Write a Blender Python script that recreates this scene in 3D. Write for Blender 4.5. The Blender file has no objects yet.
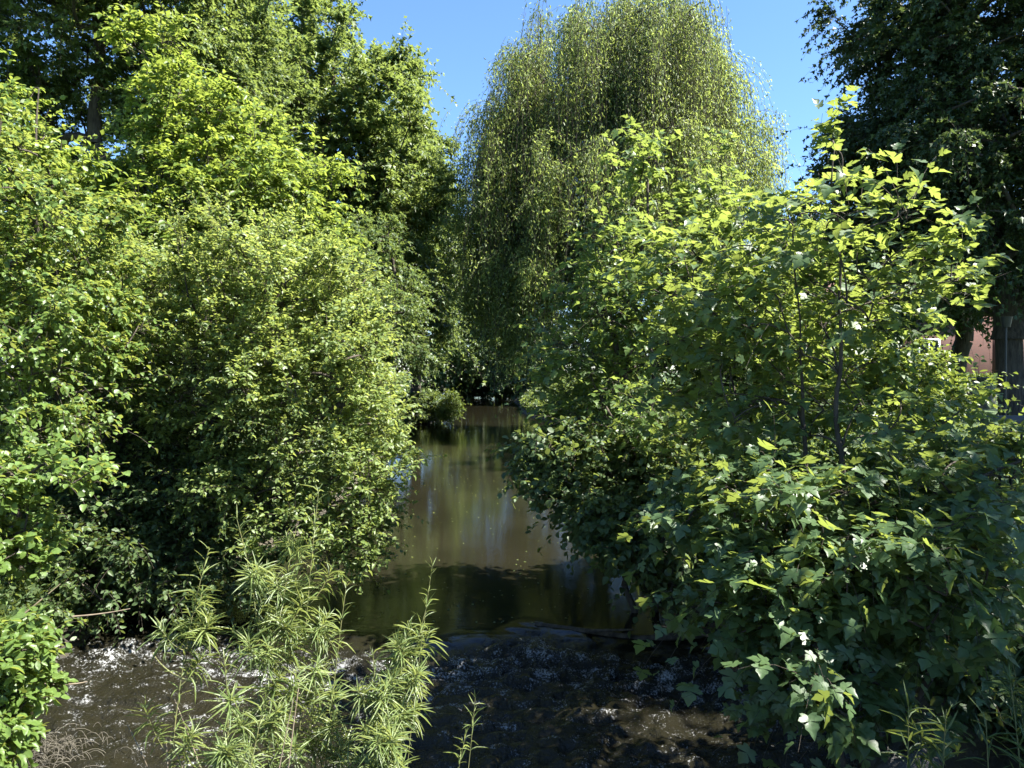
import bpy, math
import numpy as np

sc = bpy.context.scene
COL = sc.collection
R = np.random.RandomState
F, HY, CH = 745.0, 370.0, 3.3          # focal length in pixels, horizon row, eye height above the lower water


def at(px, py, d):
    return np.array([(px - 512.0) / F * d, d, CH - (py - HY) / F * d])


def norm(v):
    return v / np.maximum(np.linalg.norm(v, axis=-1, keepdims=True), 1e-9)


# ------------------------------------------------------------------ meshes
class MB:
    def __init__(s):
        s.v, s.f, s.a, s.m, s.n = [], [], [], [], 0

    def add(s, v, f, attr=None, mat=0):
        v = np.asarray(v, float).reshape(-1, 3)
        f = np.asarray(f, np.int64)
        if len(f) == 0:
            return
        s.v.append(v)
        s.f.append(f + s.n)
        s.a.append(np.zeros(len(f)) if attr is None else np.broadcast_to(attr, (len(f),)).astype(float))
        s.m.append(np.full(len(f), mat, np.int32))
        s.n += len(v)

    def build(s, name, mats, parent=None, smooth=False):
        me = bpy.data.meshes.new(name)
        V = np.concatenate(s.v)
        origin = np.zeros(3)
        if parent is not None:
            origin = np.array(parent.location)
        V = V - origin
        tot = np.concatenate([np.full(len(f), f.shape[1], np.int32) for f in s.f])
        lv = np.concatenate([f.ravel() for f in s.f]).astype(np.int32)
        st = np.concatenate([[0], np.cumsum(tot)[:-1]]).astype(np.int32)
        me.vertices.add(len(V))
        me.vertices.foreach_set('co', V.astype(np.float32).ravel())
        me.loops.add(len(lv))
        me.loops.foreach_set('vertex_index', lv)
        me.polygons.add(len(tot))
        me.polygons.foreach_set('loop_start', st)
        me.polygons.foreach_set('loop_total', tot)
        me.polygons.foreach_set('material_index', np.concatenate(s.m))
        if smooth:
            me.polygons.foreach_set('use_smooth', np.ones(len(tot), bool))
        me.update(calc_edges=True)
        at_ = me.attributes.new('rnd', 'FLOAT', 'FACE')
        at_.data.foreach_set('value', np.concatenate(s.a).astype(np.float32))
        for m in (mats if isinstance(mats, (list, tuple)) else [mats]):
            me.materials.append(m)
        o = bpy.data.objects.new(name, me)
        COL.objects.link(o)
        if parent is not None:
            o.parent = parent
        return o


def bez(p0, p1, p2, K):
    t = np.linspace(0, 1, K)[None, :, None]
    return (1 - t) ** 2 * p0[:, None] + 2 * t * (1 - t) * p1[:, None] + t * t * p2[:, None]


def tubes(mb, paths, r0, r1, S=6, mat=0, attr=None, rad=None):
    paths = np.asarray(paths, float)
    n, K, _ = paths.shape
    if n == 0:
        return
    if rad is None:
        t = np.linspace(0, 1, K)[None, :]
        rad = np.broadcast_to(np.asarray(r0, float).reshape(-1, 1) * (1 - t) + np.asarray(r1, float).reshape(-1, 1) * t, (n, K))
    d = norm(np.gradient(paths, axis=1))
    ref = np.where(np.abs(d[..., 2:3]) > 0.93, np.array([1.0, 0.05, 0]), np.array([0.03, 0.02, 1.0]))
    a = norm(np.cross(d, ref))
    b = np.cross(d, a)
    th = np.linspace(0, 2 * np.pi, S, endpoint=False)
    ring = a[:, :, None] * np.cos(th)[None, None, :, None] + b[:, :, None] * np.sin(th)[None, None, :, None]
    v = paths[:, :, None] + ring * rad[:, :, None, None]
    idx = np.arange(n * K * S).reshape(n, K, S)
    q = np.stack([idx[:, :-1], np.roll(idx[:, :-1], -1, 2), np.roll(idx[:, 1:], -1, 2), idx[:, 1:]], -1).reshape(-1, 4)
    mb.add(v, q, attr, mat)


def box(mb, c, h, mat=0, rz=0.0):
    x, y, z = h
    v = np.array([[-x, -y, -z], [x, -y, -z], [x, y, -z], [-x, y, -z], [-x, -y, z], [x, -y, z], [x, y, z], [-x, y, z]], float)
    ca, sa = math.cos(rz), math.sin(rz)
    v = np.stack([v[:, 0] * ca - v[:, 1] * sa, v[:, 0] * sa + v[:, 1] * ca, v[:, 2]], 1)
    f = [[0, 3, 2, 1], [4, 5, 6, 7], [0, 1, 5, 4], [1, 2, 6, 5], [2, 3, 7, 6], [3, 0, 4, 7]]
    mb.add(v + np.array(c), f, None, mat)


# leaf templates: x across, y from stalk to tip, z out of the blade; triangles
def fold(pts, zx, zy):
    p = np.array(pts, float)
    return np.column_stack([p[:, 0], p[:, 1], zx * np.abs(p[:, 0]) - zy * p[:, 1] ** 2])


RHOMB = (fold([(0, 0), (-.3, .45), (0, 1), (.3, .45)], .35, .12), np.array([[0, 2, 1], [0, 3, 2]]))
TUFT = (fold([(0, 0), (-.42, .4), (-.1, .55), (0, 1), (.12, .6), (.45, .5)], .45, .25), np.array([[0, 2, 1], [0, 3, 2], [0, 4, 3], [0, 5, 4]]))
OVATE = (fold([(0, 0), (-.22, .2), (-.33, .5), (-.2, .82), (0, 1), (.2, .82), (.33, .5), (.22, .2), (0, .5)], .3, .22),
         np.array([[0, 8, 1], [1, 8, 2], [2, 8, 3], [3, 8, 4], [4, 8, 5], [5, 8, 6], [6, 8, 7], [7, 8, 0]]))
LANCE = (fold([(0, 0), (-.055, .2), (-.07, .45), (-.045, .75), (0, 1), (.045, .75), (.07, .45), (.055, .2), (0, .45)], .4, .38),
         np.array([[0, 8, 1], [1, 8, 2], [2, 8, 3], [3, 8, 4], [4, 8, 5], [5, 8, 6], [6, 8, 7], [7, 8, 0]]))
_half = [(.10, -.06), (.26, -.09), (.43, 0), (.37, .13), (.50, .22), (.62, .40), (.47, .44), (.33, .50), (.34, .66), (.19, .75), (.11, .88)]
_mp = [(0, 0)] + _half + [(0, 1)] + [(-x, y) for x, y in reversed(_half)] + [(0, .28), (0, .6)]
_c0, _c1 = 24, 25
_mf = []
_n = 24
for _i in range(_n):
    _j = (_i + 1) % _n
    _ya = max(_mp[_i][1], _mp[_j][1])
    _mf.append([_c0 if _ya < .5 else _c1, _i, _j])
_mf += [[_c0, 8, _c1], [_c0, _c1, 16]]
MAPLE = (fold(_mp, .22, .28), np.array(_mf))


def leaves(mb, tpl, pos, axis, nrm, size, attr, mat=0, wid=None):
    tv, tf = tpl
    pos = np.asarray(pos)
    n = len(pos)
    if n == 0:
        return
    axis = norm(axis)
    side = norm(np.cross(axis, nrm))
    nn = np.cross(side, axis)
    size = np.broadcast_to(size, (n,)).reshape(n, 1, 1)
    w = 1.0 if wid is None else np.asarray(wid).reshape(n, 1, 1)
    cu = R(n).uniform(-.2, 2.3, (n, 1, 1))
    v = pos[:, None] + size * (tv[None, :, 0:1] * side[:, None] * w + tv[None, :, 1:2] * axis[:, None] + tv[None, :, 2:3] * nn[:, None] * cu)
    f = (tf[None] + (np.arange(n) * len(tv))[:, None, None]).reshape(-1, 3)
    mb.add(v, f, np.repeat(np.broadcast_to(attr, (n,)), len(tf)), mat)


# ------------------------------------------------------------------ materials
def newmat(name):
    m = bpy.data.materials.new(name)
    m.use_nodes = True
    nt = m.node_tree
    nt.nodes.clear()
    out = nt.nodes.new('ShaderNodeOutputMaterial')
    return m, nt, out


def ramp(nt, fac, stops):
    r = nt.nodes.new('ShaderNodeValToRGB')
    e = r.color_ramp.elements
    while len(e) < len(stops):
        e.new(0.5)
    for k, (p, c) in enumerate(stops):
        e[k].position = p
        e[k].color = (*c, 1)
    nt.links.new(fac, r.inputs[0])
    return r


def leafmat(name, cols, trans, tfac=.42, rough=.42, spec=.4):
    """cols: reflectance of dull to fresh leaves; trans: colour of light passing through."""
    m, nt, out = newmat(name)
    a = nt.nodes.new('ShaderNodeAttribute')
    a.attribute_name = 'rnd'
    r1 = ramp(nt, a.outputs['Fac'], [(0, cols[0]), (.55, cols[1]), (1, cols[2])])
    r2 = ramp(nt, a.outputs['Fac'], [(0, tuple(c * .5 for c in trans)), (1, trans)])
    p = nt.nodes.new('ShaderNodeBsdfPrincipled')
    p.inputs['Roughness'].default_value = rough
    p.inputs['Specular IOR Level'].default_value = spec
    nz = noise(nt, texcoord(nt), 55, 3, .6)
    mr = nt.nodes.new('ShaderNodeMapRange')
    mr.inputs[1].default_value, mr.inputs[2].default_value = .3, .7
    mr.inputs[3].default_value, mr.inputs[4].default_value = .72, 1.22
    nt.links.new(nz, mr.inputs[0])
    mu = nt.nodes.new('ShaderNodeMix')
    mu.data_type, mu.blend_type = 'RGBA', 'MULTIPLY'
    mu.inputs[0].default_value = 1
    nt.links.new(r1.outputs[0], mu.inputs[6])
    nt.links.new(mr.outputs[0], mu.inputs[7])
    nt.links.new(mu.outputs[2], p.inputs['Base Color'])
    nt.links.new(bump(nt, nz, .35, .004), p.inputs['Normal'])
    t = nt.nodes.new('ShaderNodeBsdfTranslucent')
    nt.links.new(r2.outputs[0], t.inputs['Color'])
    mx = nt.nodes.new('ShaderNodeMixShader')
    mx.inputs[0].default_value = tfac
    nt.links.new(p.outputs[0], mx.inputs[1])
    nt.links.new(t.outputs[0], mx.inputs[2])
    nt.links.new(mx.outputs[0], out.inputs[0])
    return m


def texcoord(nt, scale=(1, 1, 1)):
    tc = nt.nodes.new('ShaderNodeTexCoord')
    mp = nt.nodes.new('ShaderNodeMapping')
    mp.inputs['Scale'].default_value = scale
    nt.links.new(tc.outputs['Object'], mp.inputs[0])
    return mp.outputs[0]


def noise(nt, vec, scale, detail=4, rough=.55):
    n = nt.nodes.new('ShaderNodeTexNoise')
    n.inputs['Scale'].default_value = scale
    n.inputs['Detail'].default_value = detail
    n.inputs['Roughness'].default_value = rough
    nt.links.new(vec, n.inputs['Vector'])
    return n.outputs['Fac']


def bump(nt, h, strength, dist):
    b = nt.nodes.new('ShaderNodeBump')
    b.inputs['Strength'].default_value = strength
    b.inputs['Distance'].default_value = dist
    nt.links.new(h, b.inputs['Height'])
    return b.outputs[0]


def roughmat(name, stops, scale=6, sc3=(1, 1, 1), rough=.85, bs=.5, bd=.02, spec=.3):
    m, nt, out = newmat(name)
    vec = texcoord(nt, sc3)
    n = noise(nt, vec, scale, 6)
    r = ramp(nt, n, stops)
    p = nt.nodes.new('ShaderNodeBsdfPrincipled')
    p.inputs['Roughness'].default_value = rough
    p.inputs['Specular IOR Level'].default_value = spec
    nt.links.new(r.outputs[0], p.inputs['Base Color'])
    if bs:
        nt.links.new(bump(nt, noise(nt, vec, scale * 3, 5), bs, bd), p.inputs['Normal'])
    nt.links.new(p.outputs[0], out.inputs[0])
    return m


BARK = roughmat('bark', [(.3, (.030, .024, .018)), (.7, (.10, .082, .062))], 5, (3, 3, .6), bs=.9, bd=.03)
TWIG = roughmat('twig', [(.3, (.05, .045, .025)), (.7, (.12, .10, .06))], 9, bs=0)
GREENSTEM = roughmat('green_stem', [(.3, (.07, .09, .03)), (.7, (.16, .15, .06))], 9, bs=0)
DRYSTEM = roughmat('dry_stem', [(.3, (.10, .078, .052)), (.7, (.20, .165, .12))], 9, bs=0)
SOIL = roughmat('soil', [(.3, (.022, .018, .012)), (.7, (.075, .06, .04))], 2.2, bs=.8, bd=.06)
STONE = roughmat('stone', [(.3, (.08, .075, .065)), (.7, (.24, .23, .2))], 5, bs=.9, bd=.03)
DARKSTONE = roughmat('wet_stone', [(.3, (.018, .018, .016)), (.7, (.06, .058, .05))], 5, bs=.9, bd=.03, rough=.5)
METAL = roughmat('painted_metal', [(.3, (.010, .011, .012)), (.7, (.018, .02, .022))], 8, rough=.45, bs=.1, bd=.002, spec=.5)
CAPMETAL = roughmat('coping_stone', [(.3, (.07, .074, .082)), (.7, (.12, .124, .134))], 8, rough=.6, bs=.3, bd=.004)
WHITEWOOD = roughmat('white_frame', [(.3, (.72, .72, .70)), (.7, (.8, .8, .78))], 8, rough=.4, bs=0)
ROOFTILE = roughmat('roof_tile', [(.3, (.09, .05, .04)), (.7, (.16, .09, .07))], 3, (1, 1, 9), bs=.6, bd=.03)

# reflectance of the foliage (dull .. fresh)
L_WILLOWBUSH = leafmat('leaf_sallow', [(.088, .126, .034), (.124, .178, .048), (.17, .225, .064)], (.46, .54, .115), .44, .45, .45)
L_ASH = leafmat('leaf_ash', [(.065, .105, .020), (.095, .15, .026), (.14, .20, .04)], (.40, .50, .075), .46, .42)
L_ROUND = leafmat('leaf_alder', [(.065, .107, .024), (.092, .153, .033), (.13, .20, .052)], (.42, .49, .09), .42, .42, .42)
L_OAK = leafmat('leaf_oak', [(.044, .076, .024), (.062, .105, .030), (.095, .135, .04)], (.28, .37, .08), .36, .45)
L_LIMEFAR = leafmat('leaf_poplar', [(.052, .086, .026), (.076, .12, .032), (.11, .15, .046)], (.33, .42, .09), .40, .45)
L_DARK = leafmat('leaf_lime', [(.034, .058, .024), (.048, .078, .030), (.068, .10, .038)], (.14, .20, .05), .30, .42, .3)
L_WEEP = leafmat('leaf_weeping', [(.092, .135, .040), (.125, .178, .050), (.17, .22, .07)], (.46, .56, .13), .5, .5)
L_MAPLE = leafmat('leaf_maple', [(.055, .096, .038), (.070, .118, .044), (.10, .15, .040)], (.38, .47, .085), .42, .42, .42)
L_MAPLE2 = leafmat('leaf_maple_small', [(.050, .088, .026), (.068, .115, .032), (.10, .15, .036)], (.36, .46, .085), .42, .42, .4)
L_OSIER = leafmat('leaf_osier', [(.085, .125, .04), (.12, .17, .05), (.18, .21, .07)], (.42, .48, .12), .36, .42, .5)
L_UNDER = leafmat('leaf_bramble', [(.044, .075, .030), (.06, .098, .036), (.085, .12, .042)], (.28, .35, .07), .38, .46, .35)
L_HEDGE = leafmat('leaf_privet', [(.06, .095, .022), (.085, .13, .026), (.12, .17, .035)], (.34, .42, .06), .36, .42)


def tag(o, label, cat, group=None, kind=None):
    if label:
        o['label'] = label
    if cat:
        o['category'] = cat
    if group:
        o['group'] = group
    if kind:
        o['kind'] = kind


def empty(name, loc, label, cat, group=None):
    o = bpy.data.objects.new(name, None)
    o.empty_display_size = .2
    COL.objects.link(o)
    o.location = loc
    tag(o, label, cat, group)
    return o


# ------------------------------------------------------------------ ground
def smooth(e0, e1, x):  # smoothstep
    t = np.clip((x - e0) / (e1 - e0), 0, 1)
    return t * t * (3 - 2 * t)


def xc(y):
    return -0.0011 * np.clip(y, -20, 55) ** 2 - .03 * np.clip(y - 55, 0, 200) - 0.006 * np.clip(y - 84, 0, 60) ** 2


def hw(y, right=None):
    wob = .2 * np.sin(y * .31) + .15 * np.sin(y * .83 + 1)
    left = 4.9 - 1.0 * smooth(11, 15, y) + wob
    rgt = 3.7 - 1.35 * smooth(7.6, 9.6, y) - .5 * smooth(12, 16, y) + 2.4 * smooth(24, 44, y) + wob * .6
    return left if right is None else np.where(right, rgt, left)


_g = R(5)
_waves = [(_g.uniform(.15, 1.6), _g.uniform(0, 6.3), _g.uniform(0, 6.3)) for _ in range(14)]


def bumps(x, y):
    z = 0
    for f, a, p in _waves:
        z = z + .05 / (f + .3) * np.sin(f * (x * math.cos(a) + y * math.sin(a)) + p)
    return z


def ground_z(x, y):
    x = np.asarray(x, float)
    y = np.asarray(y, float)
    yy = np.clip(y, -20, 130)
    d = np.abs(x - xc(yy)) - hw(yy, x > xc(yy)) + .25 * bumps(x * 3, y * 3)
    z = -.7 + 1.15 * smooth(-1.2, .6, d) + 1.25 * smooth(.3, 3.2, d) + bumps(x, y) * smooth(0, 4, d)
    z = z + .78 * np.exp(-(((x + 1.7) / 1.9) ** 2 + ((y - 3.6) / 1.35) ** 2))      # shoal under the osiers
    z = z + 1.2 * np.exp(-(((x - 2.9) / 1.1) ** 2 + ((y - 3.3) / 1.1) ** 2))
    z = z + .95 * np.exp(-(((x + 5.2) / 1.5) ** 2 + ((y - 45.6) / 1.6) ** 2))
    return z


def axisgrid(c, fine, n, far):
    k = np.linspace(-1, 1, n)
    return c + fine * k + (far - fine) * np.sign(k) * np.abs(k) ** 6


gx = axisgrid(0, 26, 240, 420)
gy = axisgrid(18, 40, 260, 480)
GX, GY = np.meshgrid(gx, gy)
mb = MB()
ii = np.arange(GX.size).reshape(GX.shape)
mb.add(np.stack([GX, GY, ground_z(GX, GY)], -1), np.stack([ii[:-1, :-1], ii[:-1, 1:], ii[1:, 1:], ii[1:, :-1]], -1).reshape(-1, 4))
gm, nt, out = newmat('bank_ground')
v = texcoord(nt)
r1 = ramp(nt, noise(nt, v, 1.6, 6), [(.35, (.022, .018, .012)), (.65, (.07, .058, .036))])
r2 = ramp(nt, noise(nt, v, 9, 6), [(.35, (.025, .045, .012)), (.65, (.06, .10, .022))])
sp = nt.nodes.new('ShaderNodeSeparateXYZ')
nt.links.new(v, sp.inputs[0])
mr = nt.nodes.new('ShaderNodeMapRange')
mr.inputs[1].default_value = .5
mr.inputs[2].default_value = 1.5
nt.links.new(sp.outputs[2], mr.inputs[0])
mx = nt.nodes.new('ShaderNodeMix')
mx.data_type = 'RGBA'
nt.links.new(mr.outputs[0], mx.inputs[0])
nt.links.new(r1.outputs[0], mx.inputs[6])
nt.links.new(r2.outputs[0], mx.inputs[7])
p = nt.nodes.new('ShaderNodeBsdfPrincipled')
p.inputs['Roughness'].default_value = .9
nt.links.new(mx.outputs[2], p.inputs['Base Color'])
nt.links.new(bump(nt, noise(nt, v, 7, 7), .9, .08), p.inputs['Normal'])
nt.links.new(p.outputs[0], out.inputs[0])
tag(mb.build('ground', gm, smooth=True), None, None, kind='structure')

# ------------------------------------------------------------------ water with a low riffle
WU = .13


def weir_y(x):
    return 8.75 + .28 * np.sin(x * 1.3 + .6) + .16 * np.sin(x * 3.1 + 1) + .08 * np.sin(x * 7.3) - .18 * np.clip(x - .2, 0, 3) + .10 * np.clip(-x - 1, 0, 4)


def wave(x, y, n, seed, fmin, fmax, aspread=3.2, a0=0.0):
    g = R(seed)
    z = np.zeros_like(x)
    for _ in range(n):
        f = math.exp(g.uniform(math.log(fmin), math.log(fmax)))
        a = a0 + g.uniform(-aspread, aspread)
        ph = g.uniform(0, 6.3)
        z += np.sin(f * (x * math.cos(a) + y * math.sin(a)) + ph + .8 * np.sin(f * .37 * (x * math.sin(a) - y * math.cos(a)) + ph * 2)) / f
    return z / math.sqrt(n)


def water_z(x, y):
    wy = weir_y(x)
    s = smooth(wy - .75, wy + .35, y)
    turb = np.exp(-((y - (wy - .55)) / .42) ** 2) + .85 * smooth(wy - .2, wy - 1.0, y) * np.exp(-np.clip(wy - y, 0, 9) / 11)
    z = WU * s
    z = z + .26 * np.minimum(turb, 1) * wave(x, y, 22, 3, 3, 16)
    z = z + .95 * np.minimum(turb, 1) * wave(x, y * 1.3, 18, 8, 14, 40)
    z = z + .0035 * (1 - turb.clip(0, 1)) * wave(x, y, 14, 11, 2, 9, .9, 1.4)
    # smooth humps where the current slides over stones
    for bx, by, br, bh in ((.05, 8.55, .30, .05), (-.3, 8.8, .22, .035), (.75, 8.35, .25, .03), (-1.2, 8.7, .35, .03), (-2.3, 8.9, .3, .03)):
        z = z + bh * np.exp(-((x - bx) ** 2 + ((y - by) * 1.4) ** 2) / br ** 2)
    return z, turb


yy = np.concatenate([np.linspace(1.5, 10.5, 230), 10.5 + (np.linspace(0, 1, 160)[1:] ** 1.8) * 125])
uu = np.linspace(-1, 1, 190)
WY, UU = np.meshgrid(yy, uu, indexing='ij')
WX = xc(WY) + UU * (hw(WY, UU > 0) + 1.1)
WZ, TURB = water_z(WX, WY)
mb = MB()
ii = np.arange(WX.size).reshape(WX.shape)
mb.add(np.stack([WX, WY, WZ], -1), np.stack([ii[:-1, :-1], ii[:-1, 1:], ii[1:, 1:], ii[1:, :-1]], -1).reshape(-1, 4))
wm, nt, out = newmat('river_water')
v = texcoord(nt)
ta = nt.nodes.new('ShaderNodeAttribute')
ta.attribute_name = 'turb'
r1 = ramp(nt, noise(nt, v, .5, 4), [(.3, (.0085, .0080, .0045)), (.7, (.0135, .0122, .0070))])
p = nt.nodes.new('ShaderNodeBsdfPrincipled')
p.inputs['Roughness'].default_value = .04
p.inputs['IOR'].default_value = 1.33
v2 = texcoord(nt, (.55, 1.7, 1))
n1 = noise(nt, v2, 9, 4, .55)
n2 = noise(nt, texcoord(nt, (1, .7, 1)), 15, 5, .6)
b1 = nt.nodes.new('ShaderNodeBump')
b1.inputs['Strength'].default_value = .035
b1.inputs['Distance'].default_value = .05
nt.links.new(n1, b1.inputs['Height'])
b2 = nt.nodes.new('ShaderNodeBump')
b2.inputs['Distance'].default_value = .09
nt.links.new(n2, b2.inputs['Height'])
nt.links.new(ta.outputs['Fac'], b2.inputs['Strength'])
nt.links.new(b1.outputs[0], b2.inputs['Normal'])
nt.links.new(b2.outputs[0], p.inputs['Normal'])
nt.links.new(r1.outputs[0], p.inputs['Base Color'])
# foam: broken white flecks, painted sun sparkles too, only where the water is turbulent
foam_sparkle = nt.nodes.new('ShaderNodeBsdfDiffuse')
foam_sparkle.inputs[0].default_value = (.58, .59, .59, 1)
nfa = noise(nt, v, 48, 6, .7)
nfb = noise(nt, texcoord(nt, (1, 1.6, 1)), 4.5, 4, .6)
nfm = nt.nodes.new('ShaderNodeMix')
nfm.inputs[0].default_value = .45
nt.links.new(nfa, nfm.inputs[2])
nt.links.new(nfb, nfm.inputs[3])
nf = nfm.outputs[0]
ma = nt.nodes.new('ShaderNodeMath')
ma.operation = 'MULTIPLY_ADD'
nt.links.new(ta.outputs['Fac'], ma.inputs[0])
ma.inputs[1].default_value = .16
nt.links.new(nf, ma.inputs[2])
fr = nt.nodes.new('ShaderNodeMapRange')
fr.inputs[1].default_value = .68
fr.inputs[2].default_value = .90
nt.links.new(ma.outputs[0], fr.inputs[0])
mxs = nt.nodes.new('ShaderNodeMixShader')
nt.links.new(fr.outputs[0], mxs.inputs[0])
nt.links.new(p.outputs[0], mxs.inputs[1])
nt.links.new(foam_sparkle.outputs[0], mxs.inputs[2])
nt.links.new(mxs.outputs[0], out.inputs[0])
wo = mb.build('river_water', wm, smooth=True)
tag(wo, None, None, kind='structure')
ta_ = wo.data.attributes.new('turb', 'FLOAT', 'POINT')
ta_.data.foreach_set('value', np.clip(TURB, 0, 1).astype(np.float32).ravel())


# ------------------------------------------------------------------ trees and shrubs
def E(px, py, d, rx, ry, rd):
    return (at(px, py, d), np.array([rx * d / F, rd, ry * d / F]))


def clump_points(ells, n, mind, g, shell=.35):
    cs = np.array([e[0] for e in ells])
    rs = np.array([e[1] for e in ells])
    w = np.prod(rs, 1) ** (2 / 3)
    w = w / w.sum()
    out = np.zeros((0, 3))
    ph = g.uniform(0, 6.3, 4)
    for _ in range(n * 14):
        k = g.choice(len(ells), p=w)
        d = norm(g.normal(size=3))
        lump = 1 + .16 * math.sin(5 * d[0] + k * 1.7 + ph[0]) + .16 * math.sin(5.5 * d[2] + k + ph[1]) + .10 * math.sin(11 * d[0] - 9 * d[2] + ph[2]) + .10 * math.sin(6 * d[1] + ph[3])
        q = cs[k] + rs[k] * d * lump * g.uniform(shell ** 3, 1) ** (1 / 3.)
        if len(out) == 0 or np.min(np.sum((out - q) ** 2, 1)) > mind ** 2:
            out = np.vstack([out, q])
            if len(out) >= n:
                break
    return out


def skeleton(stems, clumps, up_pen=1.2):
    """stems: polylines; every clump becomes a node hanging on the nearest lower node."""
    P, par = [], []
    for s in stems:
        for k, q in enumerate(s):
            P.append(np.array(q, float))
            par.append(-1 if k == 0 else len(P) - 2)
    ns = len(P)
    A = np.array(P)
    d0 = np.min(np.linalg.norm(clumps[:, None] - A[None], axis=2), 1)
    for c in clumps[np.argsort(d0)]:
        A = np.array(P)
        dd = np.linalg.norm(A - c, axis=1)
        dz = A[:, 2] - c[2]
        cost = dd + up_pen * np.clip(dz + .25 * dd, 0, None)
        cost[:ns] -= 0
        k = int(np.argmin(cost))
        P.append(c)
        par.append(k)
    return np.array(P), np.array(par), ns


def grow(name, label, cat, stems, ells, n_clumps, mind, crown_mat, tpl, leaf, twigs=26, tl=.6, lpt=9, seed=1, trunk_r=.15,
         bark=None, up=.25, outw=.7, droop=.15, group=None, nup=.8, ratt=(.0, 1.0), twig_r=.004, shell=.35, min_r=.006, crown_part='crown', trunk_part='trunk',
         sun=None, up_pen=1.2, squash=1.0, pet=.15, side=.8, lj=.35, zmin=None, wid=(.85, 1.2)):
    g = R(seed)
    stems = [np.array(s, float) for s in stems]
    base = stems[0][0]
    root = empty(name, tuple(base), label, cat, group)
    C = clump_points(ells, n_clumps, mind, g, shell)
    if zmin is not None:
        C = C[C[:, 2] > zmin]
    P, par, ns = skeleton(stems, C, up_pen)
    cnt = np.ones(len(P))
    for i in range(len(P) - 1, -1, -1):
        if par[i] >= 0:
            cnt[par[i]] += cnt[i]
    # chained stem nodes are in order, children always come later: one backward pass is enough
    mx_ = max(cnt[0], 1)
    rad = np.maximum(min_r, trunk_r * (cnt / mx_) ** .5)
    inc = np.zeros_like(P)
    for i in range(len(P)):
        inc[i] = P[i] - P[par[i]] if par[i] >= 0 else np.array([0, 0, 1.0])
    ix = np.array([i for i in range(len(P)) if par[i] >= 0])
    p0, p2 = P[par[ix]], P[ix]
    L = np.linalg.norm(p2 - p0, axis=1, keepdims=True)
    p1 = p0 + norm(norm(inc[par[ix]]) * .6 + norm(p2 - p0) + np.array([0, 0, .25])) * L * .5 + g.normal(size=p0.shape) * L * .06
    tb = MB()
    r_start = np.where(ix < ns, rad[par[ix]], np.minimum(rad[par[ix]], rad[ix] * 1.35))
    tubes(tb, bez(p0, p1, p2, 6), r_start, rad[ix], 7 if trunk_r > .06 else 5)
    # root flare
    for s in stems:
        fl = np.array([s[0] + [0, 0, -.3], s[0] + [0, 0, .25]])
        tubes(tb, fl[None], trunk_r * 1.45, trunk_r * 1.02, 8)
    # twigs and leaves
    C2 = P[ns:]
    cen = np.mean([e[0] for e in ells], 0)
    axis_xy = np.mean(C2, 0)
    n = len(C2)
    od = norm((C2 - axis_xy) * np.array([1, 1, .7]) + norm(inc[ns:]) * .6)
    T = twigs
    o2 = np.repeat(od, T, 0)
    c2 = np.repeat(C2, T, 0)
    cr = np.repeat(g.uniform(0, 1, n), T)
    dirs = norm(o2 * outw + g.normal(size=o2.shape) * .62 + np.array([0, 0, up]))
    csz = np.repeat(np.exp(g.normal(0, .28, n)), T)
    ln = tl * csz * g.uniform(.35, 1.15, n * T) * np.where(g.uniform(size=n * T) < .10, g.uniform(1.3, 2.0, n * T), 1)
    st = c2 + g.normal(size=c2.shape) * tl * .16
    en = st + dirs * ln[:, None] * np.array([1, 1, squash]) - np.array([0, 0, 1.0]) * (droop * ln[:, None] ** 1.0)
    md = st + dirs * ln[:, None] * .5 + np.array([0, 0, .12]) * ln[:, None]
    K = 5
    tp = bez(st, md, en, K)
    if twig_r > 0:
        tubes(tb, tp[::1], twig_r, twig_r * .5, 3)
    tb.build(trunk_part, bark or BARK, root, smooth=True)
    m = n * T
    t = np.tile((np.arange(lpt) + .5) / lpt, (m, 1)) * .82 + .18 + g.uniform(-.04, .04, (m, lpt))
    t = np.clip(t, 0, 1)[..., None]
    pos = (1 - t) ** 2 * st[:, None] + 2 * t * (1 - t) * md[:, None] + t * t * en[:, None]
    tan = norm(2 * (1 - t) * (md - st)[:, None] + 2 * t * (en - md)[:, None])
    sd = norm(np.cross(tan, np.array([0, 0, 1.0])) + 1e-6) * np.where(np.arange(lpt) % 2, 1, -1)[None, :, None]
    ax = norm(tan * .65 + sd * side + g.normal(size=pos.shape) * lj + np.array([0, 0, -.15]))
    nr = norm(np.array([0, 0, 1.0]) * nup + g.normal(size=pos.shape) * .5 + (0 if sun is None else np.array(sun) * .35))
    size = leaf * g.uniform(.45, 1.3, (m, lpt))
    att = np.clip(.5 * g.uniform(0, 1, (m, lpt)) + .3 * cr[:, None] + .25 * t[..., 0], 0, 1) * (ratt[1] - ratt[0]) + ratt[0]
    fm = MB()
    pos = pos + (ax + np.array([0, 0, .25])) * leaf * pet
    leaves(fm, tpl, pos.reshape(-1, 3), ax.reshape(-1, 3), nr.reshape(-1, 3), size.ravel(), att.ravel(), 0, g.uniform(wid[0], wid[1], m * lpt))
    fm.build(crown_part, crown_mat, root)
    return root


def stem(px, d, top, lean=(0, 0), n=5, g=None, base=None):
    """polyline from the ground under (px, d) to the world height of image row 'top'."""
    x = (px - 512) / F * d
    zt = CH - (top - HY) / F * d
    zb = float(ground_z(x, d)) - .1 if base is None else base
    k = np.linspace(0, 1, n)
    pts = np.stack([x + lean[0] * (k ** 1.4 - 0), d + lean[1] * k ** 1.3, zb + (zt - zb) * k], 1)
    if g is not None:
        pts[1:-1, :2] += R(g).normal(size=(n - 2, 2)) * .02 * (zt - zb)
    return pts


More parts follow.
